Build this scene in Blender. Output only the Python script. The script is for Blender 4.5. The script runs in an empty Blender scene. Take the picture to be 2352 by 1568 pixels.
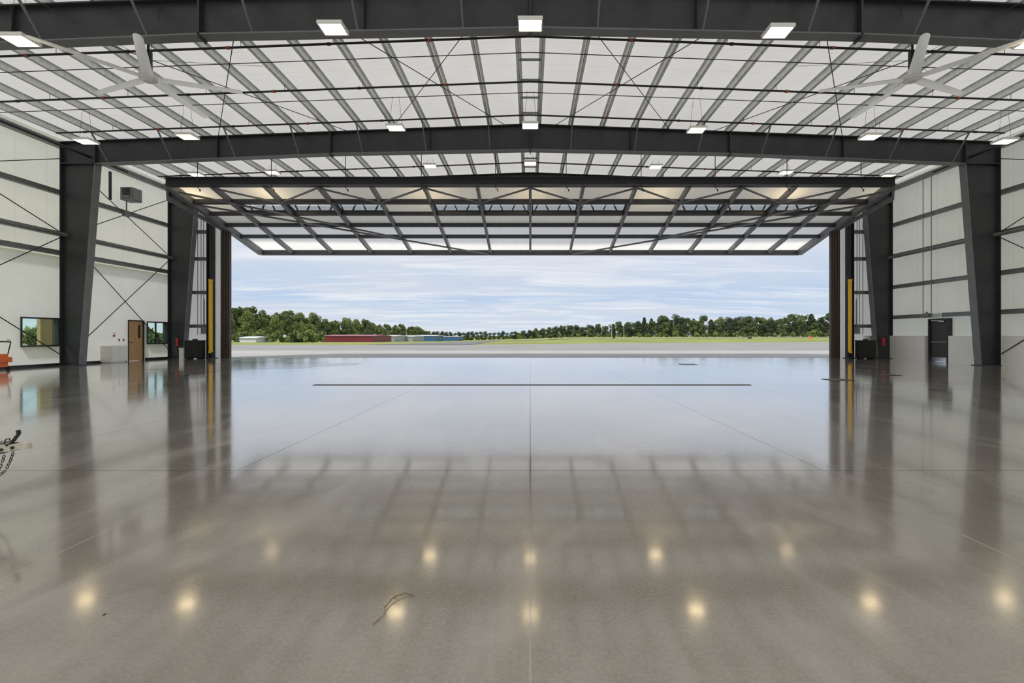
import bpy, math, random
from mathutils import Vector, Matrix
random.seed(7)
scn = bpy.context.scene
COL = scn.collection
F = 1045.0; CH = 1.35

# ------------------------------------------------------------------ materials
def newmat(name):
    m = bpy.data.materials.new(name); m.use_nodes = True
    nt = m.node_tree
    b = nt.nodes.get('Principled BSDF')
    return m, nt, b
def pm(name, col, rough=0.5, metal=0.0, var=0.12, scale=6.0, bump=0.0, bscale=20.0, spec=0.5):
    m, nt, b = newmat(name)
    tc = nt.nodes.new('ShaderNodeTexCoord')
    n = nt.nodes.new('ShaderNodeTexNoise'); n.inputs['Scale'].default_value = scale; n.inputs['Detail'].default_value = 4
    nt.links.new(tc.outputs['Object'], n.inputs['Vector'])
    r = nt.nodes.new('ShaderNodeValToRGB')
    r.color_ramp.elements[0].position = 0.3; r.color_ramp.elements[1].position = 0.7
    r.color_ramp.elements[0].color = (*[c*(1-var) for c in col], 1)
    r.color_ramp.elements[1].color = (*[min(1, c*(1+var)) for c in col], 1)
    nt.links.new(n.outputs['Fac'], r.inputs['Fac']); nt.links.new(r.outputs['Color'], b.inputs['Base Color'])
    b.inputs['Roughness'].default_value = rough; b.inputs['Metallic'].default_value = metal
    b.inputs['Specular IOR Level'].default_value = spec
    if bump > 0:
        n2 = nt.nodes.new('ShaderNodeTexNoise'); n2.inputs['Scale'].default_value = bscale; n2.inputs['Detail'].default_value = 3
        nt.links.new(tc.outputs['Object'], n2.inputs['Vector'])
        bp = nt.nodes.new('ShaderNodeBump'); bp.inputs['Strength'].default_value = bump; bp.inputs['Distance'].default_value = 0.05
        nt.links.new(n2.outputs['Fac'], bp.inputs['Height']); nt.links.new(bp.outputs['Normal'], b.inputs['Normal'])
    return m
def emat(name, col, s):
    m, nt, b = newmat(name)
    tc = nt.nodes.new('ShaderNodeTexCoord')
    w = nt.nodes.new('ShaderNodeTexWave'); w.inputs['Scale'].default_value = 6; w.bands_direction = 'X'
    nt.links.new(tc.outputs['Object'], w.inputs['Vector'])
    mr = nt.nodes.new('ShaderNodeMapRange'); mr.inputs['To Min'].default_value = s*0.7; mr.inputs['To Max'].default_value = s*1.2
    nt.links.new(w.outputs['Fac'], mr.inputs['Value'])
    b.inputs['Base Color'].default_value = (*col, 1)
    b.inputs['Emission Color'].default_value = (*col, 1)
    nt.links.new(mr.outputs['Result'], b.inputs['Emission Strength'])
    return m
def mth(nt, op, a, b=None, c=None):
    n = nt.nodes.new('ShaderNodeMath'); n.operation = op
    for i, v in enumerate((a, b, c)):
        if v is None: continue
        if isinstance(v, (int, float)): n.inputs[i].default_value = v
        else: nt.links.new(v, n.inputs[i])
    return n.outputs[0]
def mixc(nt, fac, a, b):
    n = nt.nodes.new('ShaderNodeMix'); n.data_type = 'RGBA'
    if isinstance(fac, (int, float)): n.inputs[0].default_value = fac
    else: nt.links.new(fac, n.inputs[0])
    for i, v in ((6, a), (7, b)):
        if isinstance(v, tuple): n.inputs[i].default_value = (*v, 1)
        else: nt.links.new(v, n.inputs[i])
    return n.outputs[2]
def glass(name, tint=(0.85, 0.95, 0.9)):
    m, nt, b = newmat(name)
    out = nt.nodes['Material Output']
    t = nt.nodes.new('ShaderNodeBsdfTransparent'); t.inputs[0].default_value = (*tint, 1)
    g = nt.nodes.new('ShaderNodeBsdfGlossy'); g.inputs['Roughness'].default_value = 0.02
    lw = nt.nodes.new('ShaderNodeLayerWeight'); lw.inputs[0].default_value = 0.15
    mx = nt.nodes.new('ShaderNodeMixShader')
    f = mth(nt, 'MULTIPLY', lw.outputs['Fresnel'], 0.6)
    nt.links.new(f, mx.inputs[0]); nt.links.new(t.outputs[0], mx.inputs[1]); nt.links.new(g.outputs[0], mx.inputs[2])
    nt.links.new(mx.outputs[0], out.inputs[0])
    return m
def membrane(name, col, trans, seam_axis='Y', seam=1.5, bump=0.4, tcol=(1, 0.97, 0.92), seamw=0.012):
    m, nt, b = newmat(name)
    out = nt.nodes['Material Output']
    tc = nt.nodes.new('ShaderNodeTexCoord')
    sp = nt.nodes.new('ShaderNodeSeparateXYZ'); nt.links.new(tc.outputs['Object'], sp.inputs[0])
    n = nt.nodes.new('ShaderNodeTexNoise'); n.inputs['Scale'].default_value = 1.2; n.inputs['Detail'].default_value = 5
    nt.links.new(tc.outputs['Object'], n.inputs['Vector'])
    c = mixc(nt, n.outputs['Fac'], tuple(x*0.82 for x in col), col)
    d = mth(nt, 'PINGPONG', sp.outputs[seam_axis], seam/2)
    line = mth(nt, 'LESS_THAN', d, seamw)
    line = mth(nt, 'MULTIPLY', line, 0.35)
    c = mixc(nt, line, c, tuple(x*0.4 for x in col))
    bp = nt.nodes.new('ShaderNodeBump'); bp.inputs['Strength'].default_value = bump; bp.inputs['Distance'].default_value = 0.12
    n2 = nt.nodes.new('ShaderNodeTexNoise'); n2.inputs['Scale'].default_value = 2.2; n2.inputs['Detail'].default_value = 3
    nt.links.new(tc.outputs['Object'], n2.inputs['Vector'])
    nt.links.new(n2.outputs['Fac'], bp.inputs['Height'])
    df = nt.nodes.new('ShaderNodeBsdfDiffuse'); nt.links.new(c, df.inputs[0]); nt.links.new(bp.outputs[0], df.inputs['Normal'])
    tr = nt.nodes.new('ShaderNodeBsdfTranslucent'); nt.links.new(mixc(nt, 0.5, c, tcol), tr.inputs[0])
    mx = nt.nodes.new('ShaderNodeMixShader'); mx.inputs[0].default_value = trans
    nt.links.new(df.outputs[0], mx.inputs[1]); nt.links.new(tr.outputs[0], mx.inputs[2])
    nt.links.new(mx.outputs[0], out.inputs[0])
    return m

M_STEEL = pm('dark_painted_steel', (0.036, 0.037, 0.044), 0.45, 0, 0.15, 3)
M_FLANGE = pm('steel_flange_lit', (0.17, 0.175, 0.19), 0.4, 0, 0.1, 3)  # lighter copy of the dark steel, floor light on flanges painted in
M_GALV = pm('galvanized_steel', (0.82, 0.84, 0.83), 0.5, 0.0, 0.12, 8)
M_GIRT = pm('girt_steel', (0.20, 0.21, 0.215), 0.4, 0.1, 0.2, 8)
M_BLACK = pm('black_pipe', (0.02, 0.02, 0.022), 0.45)
M_ROD = pm('rod_steel', (0.05, 0.05, 0.055), 0.5)
M_ORANGE = pm('pipe_coupling_orange', (0.45, 0.12, 0.05), 0.5)
M_CEIL = membrane('roof_insulation', (0.90, 0.895, 0.87), 0.38, 'Y', 1.25)  # translucency added so the lining glows and lights the hall
M_WALL = membrane('wall_insulation', (0.92, 0.915, 0.89), 0.50, 'Y', 1.25, 0.35)  # translucent share added to brighten the side walls
M_WALLX = membrane('end_wall_insulation', (0.92, 0.915, 0.89), 0.55, 'X', 1.25, 0.35)  # end wall also passes added daylight to look brighter
M_WALLB = membrane('rear_fill_light_wall', (0.97, 0.97, 0.95), 0.96, 'X', 1.25, 0.1)  # out-of-view wall made to glow with daylight as added fill
M_DOORCLAD = membrane('door_cladding', (0.96, 0.955, 0.93), 0.80, 'X', 0.9, 0.15, (1, .97, .92))  # translucency added to lighten the door's underside
M_LINER = pm('white_painted_liner', (0.93, 0.93, 0.925), 0.5, 0, 0.02, 2)
M_LINERM = membrane('smooth_white_liner', (0.94, 0.94, 0.935), 0.42, 'Y', 200, 0.03, (1, 1, 1), -1.0)  # liner made translucent to bring it up to the upper wall's brightness
M_BASE = pm('dark_baseboard', (0.03, 0.028, 0.03), 0.5)
M_WOOD = pm('oak_door_wood', (0.60, 0.37, 0.17), 0.4, 0, 0.18, 12)
M_BROWN = pm('brown_painted_metal', (0.075, 0.058, 0.05), 0.45)
M_DKDOOR = pm('dark_bronze_door', (0.05, 0.042, 0.04), 0.4)
M_YELLOW = pm('yellow_cylinder_paint', (0.95, 0.55, 0.02), 0.35, 0, 0.05)
M_CHROME = pm('polished_steel', (0.6, 0.6, 0.6), 0.2, 1.0, 0.05)
M_WHITE = pm('white_enamel', (0.88, 0.88, 0.86), 0.35, 0, 0.03)
M_GREY = pm('grey_enclosure', (0.25, 0.26, 0.26), 0.5)
M_RED = pm('red_paint', (0.55, 0.03, 0.02), 0.35)
M_ORNG = pm('orange_paint', (0.85, 0.18, 0.03), 0.4)
M_RUBBER = pm('black_rubber', (0.02, 0.02, 0.02), 0.7)
M_BLADE = pm('fan_hub_aluminium', (0.80, 0.80, 0.79), 0.4, 0.0, 0.03)
M_BLADE2 = membrane('fan_blade_translucent', (0.97, 0.97, 0.95), 0.85, 'Y', 200, 0.0, (1, 1, 1), -1.0)  # blades made translucent so ceiling light whitens them from below
M_LED = emat('led_panel_light', (1.0, 0.78, 0.45), 15.0)
M_GLASS = glass('window_glass')
M_GLASS2 = glass('door_window_glass', (0.97, 0.99, 0.975))
M_GREEN = pm('exit_sign_green', (0.02, 0.35, 0.12), 0.4)
M_RUST = pm('drain_grate_rust', (0.06, 0.045, 0.035), 0.7, 0.2, 0.3, 10)
M_PLATE = pm('floor_cover_plate', (0.12, 0.10, 0.08), 0.45, 0.5, 0.3, 15)
M_CONC = pm('apron_concrete', (0.42, 0.41, 0.395), 0.8, 0, 0.08, 0.25)
M_ASPH = pm('asphalt', (0.17, 0.17, 0.175), 0.85, 0, 0.08, 0.1)
M_GRASS = pm('grass', (0.25, 0.28, 0.06), 0.9, 0, 0.35, 0.06)
M_BARK = pm('bark', (0.2, 0.15, 0.11), 0.9)
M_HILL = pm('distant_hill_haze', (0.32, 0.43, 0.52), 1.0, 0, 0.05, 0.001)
def leafmat(name, col):
    return pm(name, col, 0.8, 0, 0.4, 0.5, spec=0.15)
LEAFS = [leafmat('leaf_green', (0.18, 0.23, 0.085)), leafmat('leaf_dark_green', (0.10, 0.135, 0.07)), leafmat('leaf_light_green', (0.26, 0.31, 0.115)), leafmat('leaf_deep_green', (0.072, 0.10, 0.06))]
def floor_material():
    m, nt, b = newmat('polished_concrete')
    tc = nt.nodes.new('ShaderNodeTexCoord')
    sp = nt.nodes.new('ShaderNodeSeparateXYZ'); nt.links.new(tc.outputs['Object'], sp.inputs[0])
    def noise(scale, det=4, stretch=None, dist=0):
        n = nt.nodes.new('ShaderNodeTexNoise'); n.inputs['Scale'].default_value = scale; n.inputs['Detail'].default_value = det
        n.inputs['Distortion'].default_value = dist
        if stretch:
            mp = nt.nodes.new('ShaderNodeMapping'); mp.inputs['Scale'].default_value = stretch
            nt.links.new(tc.outputs['Object'], mp.inputs[0]); nt.links.new(mp.outputs[0], n.inputs['Vector'])
        else: nt.links.new(tc.outputs['Object'], n.inputs['Vector'])
        return n.outputs['Fac']
    def rng(v, a, b_, c, d):
        g = nt.nodes.new('ShaderNodeMapRange'); g.inputs['From Min'].default_value = a; g.inputs['From Max'].default_value = b_
        g.inputs['To Min'].default_value = c; g.inputs['To Max'].default_value = d; nt.links.new(v, g.inputs['Value']); return g.outputs[0]
    n1 = noise(0.35, 5, None, 0.8); n2 = noise(55, 3); n3 = noise(0.8, 7, (1.0, 0.3, 1), 2.2); n4 = noise(6, 5)
    c = mixc(nt, rng(n1, .3, .7, 0, 1), (0.315, 0.285, 0.25), (0.41, 0.385, 0.355))
    c = mixc(nt, rng(n2, .35, .65, 0, .4), c, (0.20, 0.185, 0.165))
    c = mixc(nt, rng(n4, .4, .7, 0, .2), c, (0.47, 0.45, 0.42))
    c = mixc(nt, rng(n3, .5, .70, 0, .5), c, (0.60, 0.58, 0.56))
    dx = mth(nt, 'PINGPONG', sp.outputs['X'], 1.465*1.0)
    lx = mth(nt, 'LESS_THAN', dx, 0.006)
    yy = mth(nt, 'SUBTRACT', sp.outputs['Y'], 4.55)
    dy = mth(nt, 'PINGPONG', yy, 3.95)
    ly = mth(nt, 'LESS_THAN', dy, 0.009)
    l = mth(nt, 'MAXIMUM', lx, ly)
    far = rng(sp.outputs['Y'], 3.0, 4.6, 0, 1)
    jc = mixc(nt, far, (0.46, 0.44, 0.41), (0.03, 0.028, 0.025))
    c = mixc(nt, mth(nt, 'MULTIPLY', l, 0.8), c, jc)
    nt.links.new(c, b.inputs['Base Color'])
    r = rng(n3, .35, .65, .11, .16)
    rr = mth(nt, 'MAXIMUM', r, mth(nt, 'MULTIPLY', l, 0.8))
    nt.links.new(rr, b.inputs['Roughness'])
    b.inputs['Specular IOR Level'].default_value = 0.7
    b.inputs['Coat Weight'].default_value = 1.0; b.inputs['Coat IOR'].default_value = 1.3
    nt.links.new(rng(n3, .35, .65, .07, .10), b.inputs['Coat Roughness'])
    return m
M_FLOOR = floor_material()

# ------------------------------------------------------------------ geometry helper
class G:
    def __init__(s): s.v = []; s.f = []; s.m = []; s.sm = []
    def add(s, vs, fs, mat=0, smooth=False):
        o = len(s.v); s.v += [Vector(p) for p in vs]
        for f in fs: s.f.append([i+o for i in f]); s.m.append(mat); s.sm.append(smooth)
        return s
    def box(s, x0, x1, y0, y1, z0, z1, mat=0):
        x0, x1 = sorted((x0, x1)); y0, y1 = sorted((y0, y1)); z0, z1 = sorted((z0, z1))
        return s.add([(x0,y0,z0),(x1,y0,z0),(x1,y1,z0),(x0,y1,z0),(x0,y0,z1),(x1,y0,z1),(x1,y1,z1),(x0,y1,z1)],
              [(0,3,2,1),(4,5,6,7),(0,1,5,4),(1,2,6,5),(2,3,7,6),(3,0,4,7)], mat)
    def beam(s, p, q, w, h, mat=0, up=(0,0,1)):
        p = Vector(p); q = Vector(q); d = (q-p).normalized(); u = Vector(up)
        if abs(d.dot(u)) > 0.98: u = Vector((0,1,0))
        a = d.cross(u).normalized(); u = a.cross(d).normalized()
        vs = [b + a*(i*w/2) + u*(j*h/2) for b in (p, q) for i, j in ((-1,-1),(1,-1),(1,1),(-1,1))]
        return s.add(vs, [(3,2,1,0),(4,5,6,7),(0,1,5,4),(1,2,6,5),(2,3,7,6),(3,0,4,7)], mat)
    def cyl(s, p, q, r, n=8, mat=0, r2=None):
        p = Vector(p); q = Vector(q); d = (q-p).normalized(); u = Vector((0,0,1))
        if abs(d.dot(u)) > 0.9: u = Vector((1,0,0))
        a = d.cross(u).normalized(); b = a.cross(d); r2 = r if r2 is None else r2
        vs = [c + (a*math.cos(2*math.pi*i/n) + b*math.sin(2*math.pi*i/n))*rr for c, rr in ((p, r), (q, r2)) for i in range(n)]
        s.add(vs, [(i, (i+1) % n, n+(i+1) % n, n+i) for i in range(n)], mat, True)
        s.add(vs[:n], [tuple(range(n))[::-1]], mat); s.add(vs[n:], [tuple(range(n))], mat)
        return s
    def poly(s, pts, ext, mat=0):
        n = len(pts); e = Vector(ext); P = [Vector(p) for p in pts]
        s.add(P + [p+e for p in P], [tuple(range(n))[::-1], tuple(range(n, 2*n))] + [(i, (i+1) % n, n+(i+1) % n, n+i) for i in range(n)], mat)
        return s
    def tube(s, pts, r, n=6, mat=0):
        for a, b in zip(pts[:-1], pts[1:]): s.cyl(a, b, r, n, mat)
        return s
    def torus(s, c, R, r, ax1, ax2, n=12, k=6, mat=0, st=1.0):
        c = Vector(c); a = Vector(ax1).normalized(); b = Vector(ax2).normalized(); w = a.cross(b)
        vs = []
        for i in range(n):
            t = 2*math.pi*i/n; dr = a*math.cos(t) + b*math.sin(t); cen = c + a*math.cos(t)*R*st + b*math.sin(t)*R
            for j in range(k):
                u = 2*math.pi*j/k; vs.append(cen + dr*r*math.cos(u) + w*r*math.sin(u))
        s.add(vs, [(i*k+j, ((i+1) % n)*k+j, ((i+1) % n)*k+(j+1) % k, i*k+(j+1) % k) for i in range(n) for j in range(k)], mat, True)
        return s
ORG = {}
def tag(o, label=None, category=None, group=None, kind=None):
    if label: o['label'] = label
    if category: o['category'] = category
    if group: o['group'] = group
    if kind: o['kind'] = kind
def build(g, name, mats, parent=None, origin=None, **k):
    if not isinstance(mats, (list, tuple)): mats = [mats]
    if parent is not None: L = ORG[parent.name]
    elif origin is not None: L = Vector(origin)
    else:
        xs = [v.x for v in g.v]; ys = [v.y for v in g.v]; zs = [v.z for v in g.v]
        L = Vector(((min(xs)+max(xs))/2, (min(ys)+max(ys))/2, min(zs)))
    me = bpy.data.meshes.new(name)
    me.from_pydata([tuple(v-L) for v in g.v], [], g.f)
    for m in mats: me.materials.append(m)
    me.polygons.foreach_set('material_index', g.m); me.polygons.foreach_set('use_smooth', g.sm)
    me.update()
    o = bpy.data.objects.new(name, me); COL.objects.link(o)
    if parent is not None: o.parent = parent
    else: o.location = L
    ORG[o.name] = L
    tag(o, **k)
    return o
def thing(name, origin, label, category, group=None):
    e = bpy.data.objects.new(name, None); e.empty_display_size = 0.2; COL.objects.link(e)
    e.location = origin; ORG[e.name] = Vector(origin); tag(e, label, category, group); return e
Z0 = (0, 0, 0)
def struct(g, name, mats, label=None):
    return build(g, name, mats, origin=Z0, kind='structure', label=label)

# ------------------------------------------------------------------ dimensions
XW = 21.25; YB = -14.0; YD = 27.1
def zroof(x): return 11.04 - 0.038*abs(x)
def ztop(x): return 10.80 - 0.038*abs(x)
def zbot(x):
    x = abs(x)
    return 9.65 - 0.02*x if x < 8.94 else 9.471 - (x-8.94)*0.0425

# floor
struct(G().box(-XW, XW, YB, 27.35, -0.04, 0), 'floor', M_FLOOR, 'polished grey concrete hangar floor')
# ceiling (single membrane sheet)
g = G(); g.add([(-XW-.1, YB-.1, zroof(XW)), (0, YB-.1, zroof(0)), (0, 27.3, zroof(0)), (-XW-.1, 27.3, zroof(XW))], [(0,1,2,3)])
g.add([(0, YB-.1, zroof(0)), (XW+.1, YB-.1, zroof(XW)), (XW+.1, 27.3, zroof(XW)), (0, 27.3, zroof(0))], [(0,1,2,3)])
struct(g, 'ceiling', M_CEIL, 'white insulated roof lining with translucency added for light')

# left wall with openings (y range, z range)
ops_l = [(18.75, 20.30, 0.87, 2.12), (24.93, 26.38, 0.87, 2.12), (23.76, 24.76, 0.0, 2.16)]
def wsheet(g, x, y0, y1, z0, z1, mat=0): g.add([(x, y0, z0), (x, y1, z0), (x, y1, z1), (x, y0, z1)], [(0, 1, 2, 3)], mat)
def wall_sheets(g, x, y0, y1, z0, z1, ops, mat=0):
    ys = sorted({y0, y1} | {o[0] for o in ops} | {o[1] for o in ops})
    for a, b in zip(ys[:-1], ys[1:]):
        o = [q for q in ops if q[0] <= a+1e-6 and q[1] >= b-1e-6]
        if not o: wsheet(g, x, a, b, z0, z1, mat)
        else:
            q = o[0]
            if q[2] > z0: wsheet(g, x, a, b, z0, q[2], mat)
            if q[3] < z1: wsheet(g, x, a, b, q[3], z1, mat)
g = G(); wall_sheets(g, -21.02, YB, 27.2, 0, 4.85, ops_l, 0)
g.add([(-XW, YB, 4.85), (-21.02, YB, 4.85), (-21.02, 27.2, 4.85), (-XW, 27.2, 4.85)], [(0, 1, 2, 3)], 0)
wsheet(g, -XW, YB, 27.2, 4.85, zroof(XW), 1)
struct(g, 'wall_left', [M_LINERM, M_WALL], 'white side wall with smooth lower liner')
g = G()
wsheet(g, XW, YB, 22.90, 0, zroof(XW)); wsheet(g, XW, 22.90, 24.03, 2.22, zroof(XW)); wsheet(g, XW, 24.03, 27.2, 0, zroof(XW))
struct(g, 'wall_right', M_WALL, 'white insulated side wall')
g = G(); g.add([(-XW, YB, 0), (XW, YB, 0), (XW, YB, zroof(XW)), (0, YB, zroof(0)), (-XW, YB, zroof(XW))], [(0, 1, 2, 3, 4)])
struct(g, 'wall_back', M_WALLB, 'unseen rear wall made translucent to add fill light')
# front (end) wall around the big opening
g = G()
for sx in (-1, 1):
    g.add([(sx*18.35, 27.2, 0), (sx*XW, 27.2, 0), (sx*XW, 27.2, 10.0), (sx*18.35, 27.2, 10.0)], [(0, 1, 2, 3)])
g.add([(-XW, 27.2, 10.0), (XW, 27.2, 10.0), (XW, 27.2, zroof(XW)-.01), (0, 27.2, zroof(0)-.01), (-XW, 27.2, zroof(XW)-.01)], [(0, 1, 2, 3, 4)])
struct(g, 'wall_front', M_WALLX, 'white insulated end wall around door opening')
# exterior brown jamb cladding
for i, sx in enumerate((-1, 1)):
    g = G()
    g.box(sx*17.93, sx*18.45, 27.1, 27.3, 0, 7.95)
    for k in range(3): g.box(sx*(17.98+k*.15), sx*(18.05+k*.15), 27.06, 27.12, 0, 7.95)
    struct(g, 'trim_%d' % (i+1), M_BROWN, 'dark brown ribbed metal door jamb')
# invented glazing over opening, so sky shows bright through the door windows
g = G().add([(-18.35, 27.22, 8), (18.35, 27.22, 8), (18.35, 27.22, 10), (-18.35, 27.22, 10)], [(0, 1, 2, 3)])
struct(g, 'window_3', M_GLASS2, 'added glazed strip above the door, letting sky light in')

# wainscot right
n = 0
for (a, b) in ((-14, 20.2), (20.75, 22.78), (24.15, 26.9)):
    n += 1
    struct(G().box(20.93, 21.24, a, b, 0, 1.33), 'trim_%d' % (n+2), M_LINER, 'white raised wainscot block')
struct(G().box(19.9, 20.9, 26.95, 27.19, 0, 1.33), 'trim_6', M_LINER, 'white raised wainscot block')
g = G()
for a, b in ((YB, 23.7), (24.82, 27.1)): g.box(-21.02, -20.995, a, b, 0, 0.12)
struct(g, 'baseboard_left', M_BASE, 'dark rubber baseboard')

# left windows
for i, (a, b, c, d) in enumerate(ops_l[:2]):
    g = G(); t = 0.06
    X0, X1 = -21.26, -20.99
    g.box(X0, X1, a, b, c, c+t, 0); g.box(X0, X1, a, b, d-t, d, 0); g.box(X0, X1, a, a+t, c+t, d-t, 0); g.box(X0, X1, b-t, b, c+t, d-t, 0)
    g.box(-21.14, -21.13, a+t, b-t, c+t, d-t, 1)
    if i == 1: g.box(-21.16, -21.1, (a+b)/2-.03, (a+b)/2+.03, c+t, d-t, 0)
    struct(g, 'window_%d' % (i+1), [M_STEEL, M_GLASS], 'dark framed window looking out on greenery')
# wood door
d = build(G().box(-21.22, -21.0, 23.76, 23.81, 0, 2.16, 0).box(-21.22, -21.0, 24.71, 24.76, 0, 2.16, 0).box(-21.22, -21.0, 23.81, 24.71, 2.11, 2.16, 0)
      .box(-21.12, -21.06, 23.81, 24.71, 0.01, 2.11, 1).box(-21.05, -21.045, 24.43, 24.56, 1.2, 1.9, 2), 'door_1', [M_STEEL, M_WOOD, M_BLACK],
      origin=(-21.1, 24.26, 0), kind='structure', label='oak wood door with narrow dark glass light')
build(G().box(-21.06, -20.98, 23.88, 23.92, 0.98, 1.02).box(-20.99, -20.97, 23.88, 24.02, 0.98, 1.02), 'door_handle', M_CHROME, parent=d)
# right dark door
d = build(G().box(21.0, 21.3, 22.9, 22.97, 0, 2.22, 0).box(21.0, 21.3, 23.96, 24.03, 0, 2.22, 0).box(21.0, 21.3, 22.97, 23.96, 2.14, 2.22, 0)
      .box(21.1, 21.16, 22.97, 23.96, 0.01, 2.14, 1), 'door_2', [M_STEEL, M_DKDOOR], origin=(21.1, 23.46, 0), kind='structure', label='dark bronze exit door')
build(G().box(21.04, 21.08, 23.0, 23.9, 0.98, 1.03).box(21.04, 21.1, 23.0, 23.05, .96, 1.06).box(21.04, 21.1, 23.85, 23.9, .96, 1.06), 'push_bar', M_GREY, parent=d)
build(G().box(21.0, 21.1, 23.1, 23.4, 2.04, 2.1).beam((21.02, 23.3, 2.1), (20.8, 23.6, 2.12), .03, .02), 'door_closer', M_CHROME, parent=d)
build(G().box(21.085, 21.1, 22.99, 23.94, 0.02, 0.22), 'kick_plate', M_CHROME, parent=d)

# ------------------------------------------------------------------ portal frames
for fi, Y in enumerate((12.4, 20.45, 26.5)):
    fr = thing('portal_frame', (0, Y, 0), 'dark grey tapered steel portal frame spanning the hangar', 'steel frame', 'steel portal frames')
    xs = [-21.0, -19.5, -14, -8.94, -4, 0, 4, 8.94, 14, 19.5, 21.0]
    g = G()
    top = [(x, Y-.015, ztop(x)-.02) for x in xs]; bot = [(x, Y-.015, zbot(x)) for x in xs]
    for i in range(len(xs)-1):
        g.poly([bot[i], bot[i+1], top[i+1], top[i]], (0, .03, 0), 0)
    def flange(za, x0, x1, mat, zb=None):
        a = Vector((x0, Y, za(x0))); b = Vector((x1, Y, za(x1)))
        g.add([(a.x, Y-.16, a.z-.02), (b.x, Y-.16, b.z-.02), (b.x, Y+.16, b.z-.02), (a.x, Y+.16, a.z-.02),
               (a.x, Y-.16, a.z+.02), (b.x, Y-.16, b.z+.02), (b.x, Y+.16, b.z+.02), (a.x, Y+.16, a.z+.02)],
              [(0,3,2,1),(4,5,6,7),(0,1,5,4),(1,2,6,5),(2,3,7,6),(3,0,4,7)], mat)
    for a, b in ((-21, 0), (0, 21)): flange(lambda x: ztop(x)-.02, a, b, 0)
    for a, b in ((-19.5, -8.94), (-8.94, 0), (0, 8.94), (8.94, 19.5)): flange(zbot, a, b, 1)
    for x in (-8.94, 0, 8.94):
        g.box(x-.025, x+.025, Y-.16, Y+.16, zbot(x)-.09, ztop(x), 0)
        for zz in (.15, .4, .7, .95):
            for dx in (-.05, .05): g.cyl((x+dx-.02, Y-.1, zbot(x)+zz), (x+dx+.02, Y-.1, zbot(x)+zz), .018, 6, 0)
    for x in (-19.45, 19.45, -14, 14, -4.5, 4.5):
        g.box(x-.01, x+.01, Y-.14, Y+.14, zbot(x), ztop(x), 0)
    build(g, 'rafter', [M_STEEL, M_FLANGE], parent=fr)
    for sx in (-1, 1):
        g = G(); zt = zbot(19.5)
        g.poly([(sx*20.98, Y-.015, 0.02), (sx*20.15, Y-.015, 0.02), (sx*19.45, Y-.015, zt), (sx*20.98, Y-.015, zt)], (0, .03, 0), 0)
        g.poly([(sx*20.15, Y-.16, 0.02), (sx*20.11, Y-.16, 0.02), (sx*19.41, Y-.16, zt), (sx*19.45, Y-.16, zt)], (0, .32, 0), 1)
        g.box(sx*20.96, sx*21.0, Y-.16, Y+.16, 0.02, ztop(21)-.04, 0)
        g.box(sx*19.42, sx*20.98, Y-.16, Y+.16, zt-.02, zt+.02, 0)
        g.box(sx*20.0, sx*21.0, Y-.2, Y+.2, 0, 0.03, 0)
        build(g, 'column', [M_STEEL, M_FLANGE], parent=fr)
    # flange braces
    g = G()
    for k in range(1, 15, 2):
        for sx in (-1, 1):
            x = sx*(0.39+1.42*k)
            if abs(x) > 19: continue
            g.beam((x, Y-.14, zbot(x)+.04), (x, Y-.95, ztop(x)+.02), .05, .05)
            if fi < 2: g.beam((x, Y+.14, zbot(x)+.04), (x, Y+.95, ztop(x)+.02), .05, .05)
    build(g, 'flange_brace', M_FLANGE, parent=fr, label='angled steel flange braces to purlins')['kind'] = 'stuff'

# purlins (slightly below roof sheet)
for k in range(15):
    for sx in (-1, 1):
        x = sx*(0.39 + 1.42*k); zt = zroof(x) - 0.005; zb = ztop(x)+.005
        g = G().box(x-.012, x+.012, YB, 27.15, zb, zt)
        g.box(x, x+sx*.09, YB, 27.15, zb, zb+.012).box(x, x-sx*.09, YB, 27.15, zt-.012, zt)
        g.box(x+sx*.085, x+sx*.097, YB, 27.15, zb, zb+.03)
        build(g, 'roof_purlin', M_GALV, label='galvanized steel Z-section roof purlin', category='purlin', group='roof purlins')
# eave struts
for sx in (-1, 1):
    build(G().box(sx*21.02, sx*21.22, YB, 27.1, 9.75, 10.0).box(sx*20.95, sx*21.02, YB, 27.1, 9.75, 9.79), 'eave_strut', M_GIRT,
          label='grey steel eave strut along top of side wall', category='girt', group='wall girts')
# girts
def girt(sx, z, h=.2):
    g = G().box(sx*21.02, sx*21.04, YB, 27.1, z-h/2, z+h/2).box(sx*21.02, sx*21.24, YB, 27.1, z+h/2-.015, z+h/2).box(sx*21.02, sx*21.24, YB, 27.1, z-h/2, z-h/2+.015)
    g.box(sx*21.015, sx*21.03, YB, 27.1, z-h/2-.01, z-h/2+.02)
    build(g, 'wall_girt', M_GIRT, label='horizontal grey steel wall girt', category='girt', group='wall girts')
for z in (7.75, 5.9, 5.05): girt(-1, z)
for z in (7.75, 5.95, 4.15, 2.4): girt(1, z)
for sx in (-1, 1):
    build(G().cyl((sx*20.85, YB, 5.85), (sx*20.85, 26.5, 5.85), .09, 12), 'bracing_strut', M_GIRT, label='round steel strut between wall columns', category='strut', group='wall bracing')
    for (ya, yb) in ((12.4, 20.45), (20.45, 26.5)):
        if sx > 0 and ya > 20: continue
        for (za, zb) in ((0.35, 5.85), (5.85, 0.35), (9.3, 5.85), (5.85, 9.3)):
            build(G().cyl((sx*20.9, ya, za), (sx*20.9, yb, zb), .02, 6), 'cross_brace_rod', M_ROD, label='thin dark diagonal wall bracing rod', category='brace', group='wall bracing')
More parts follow.
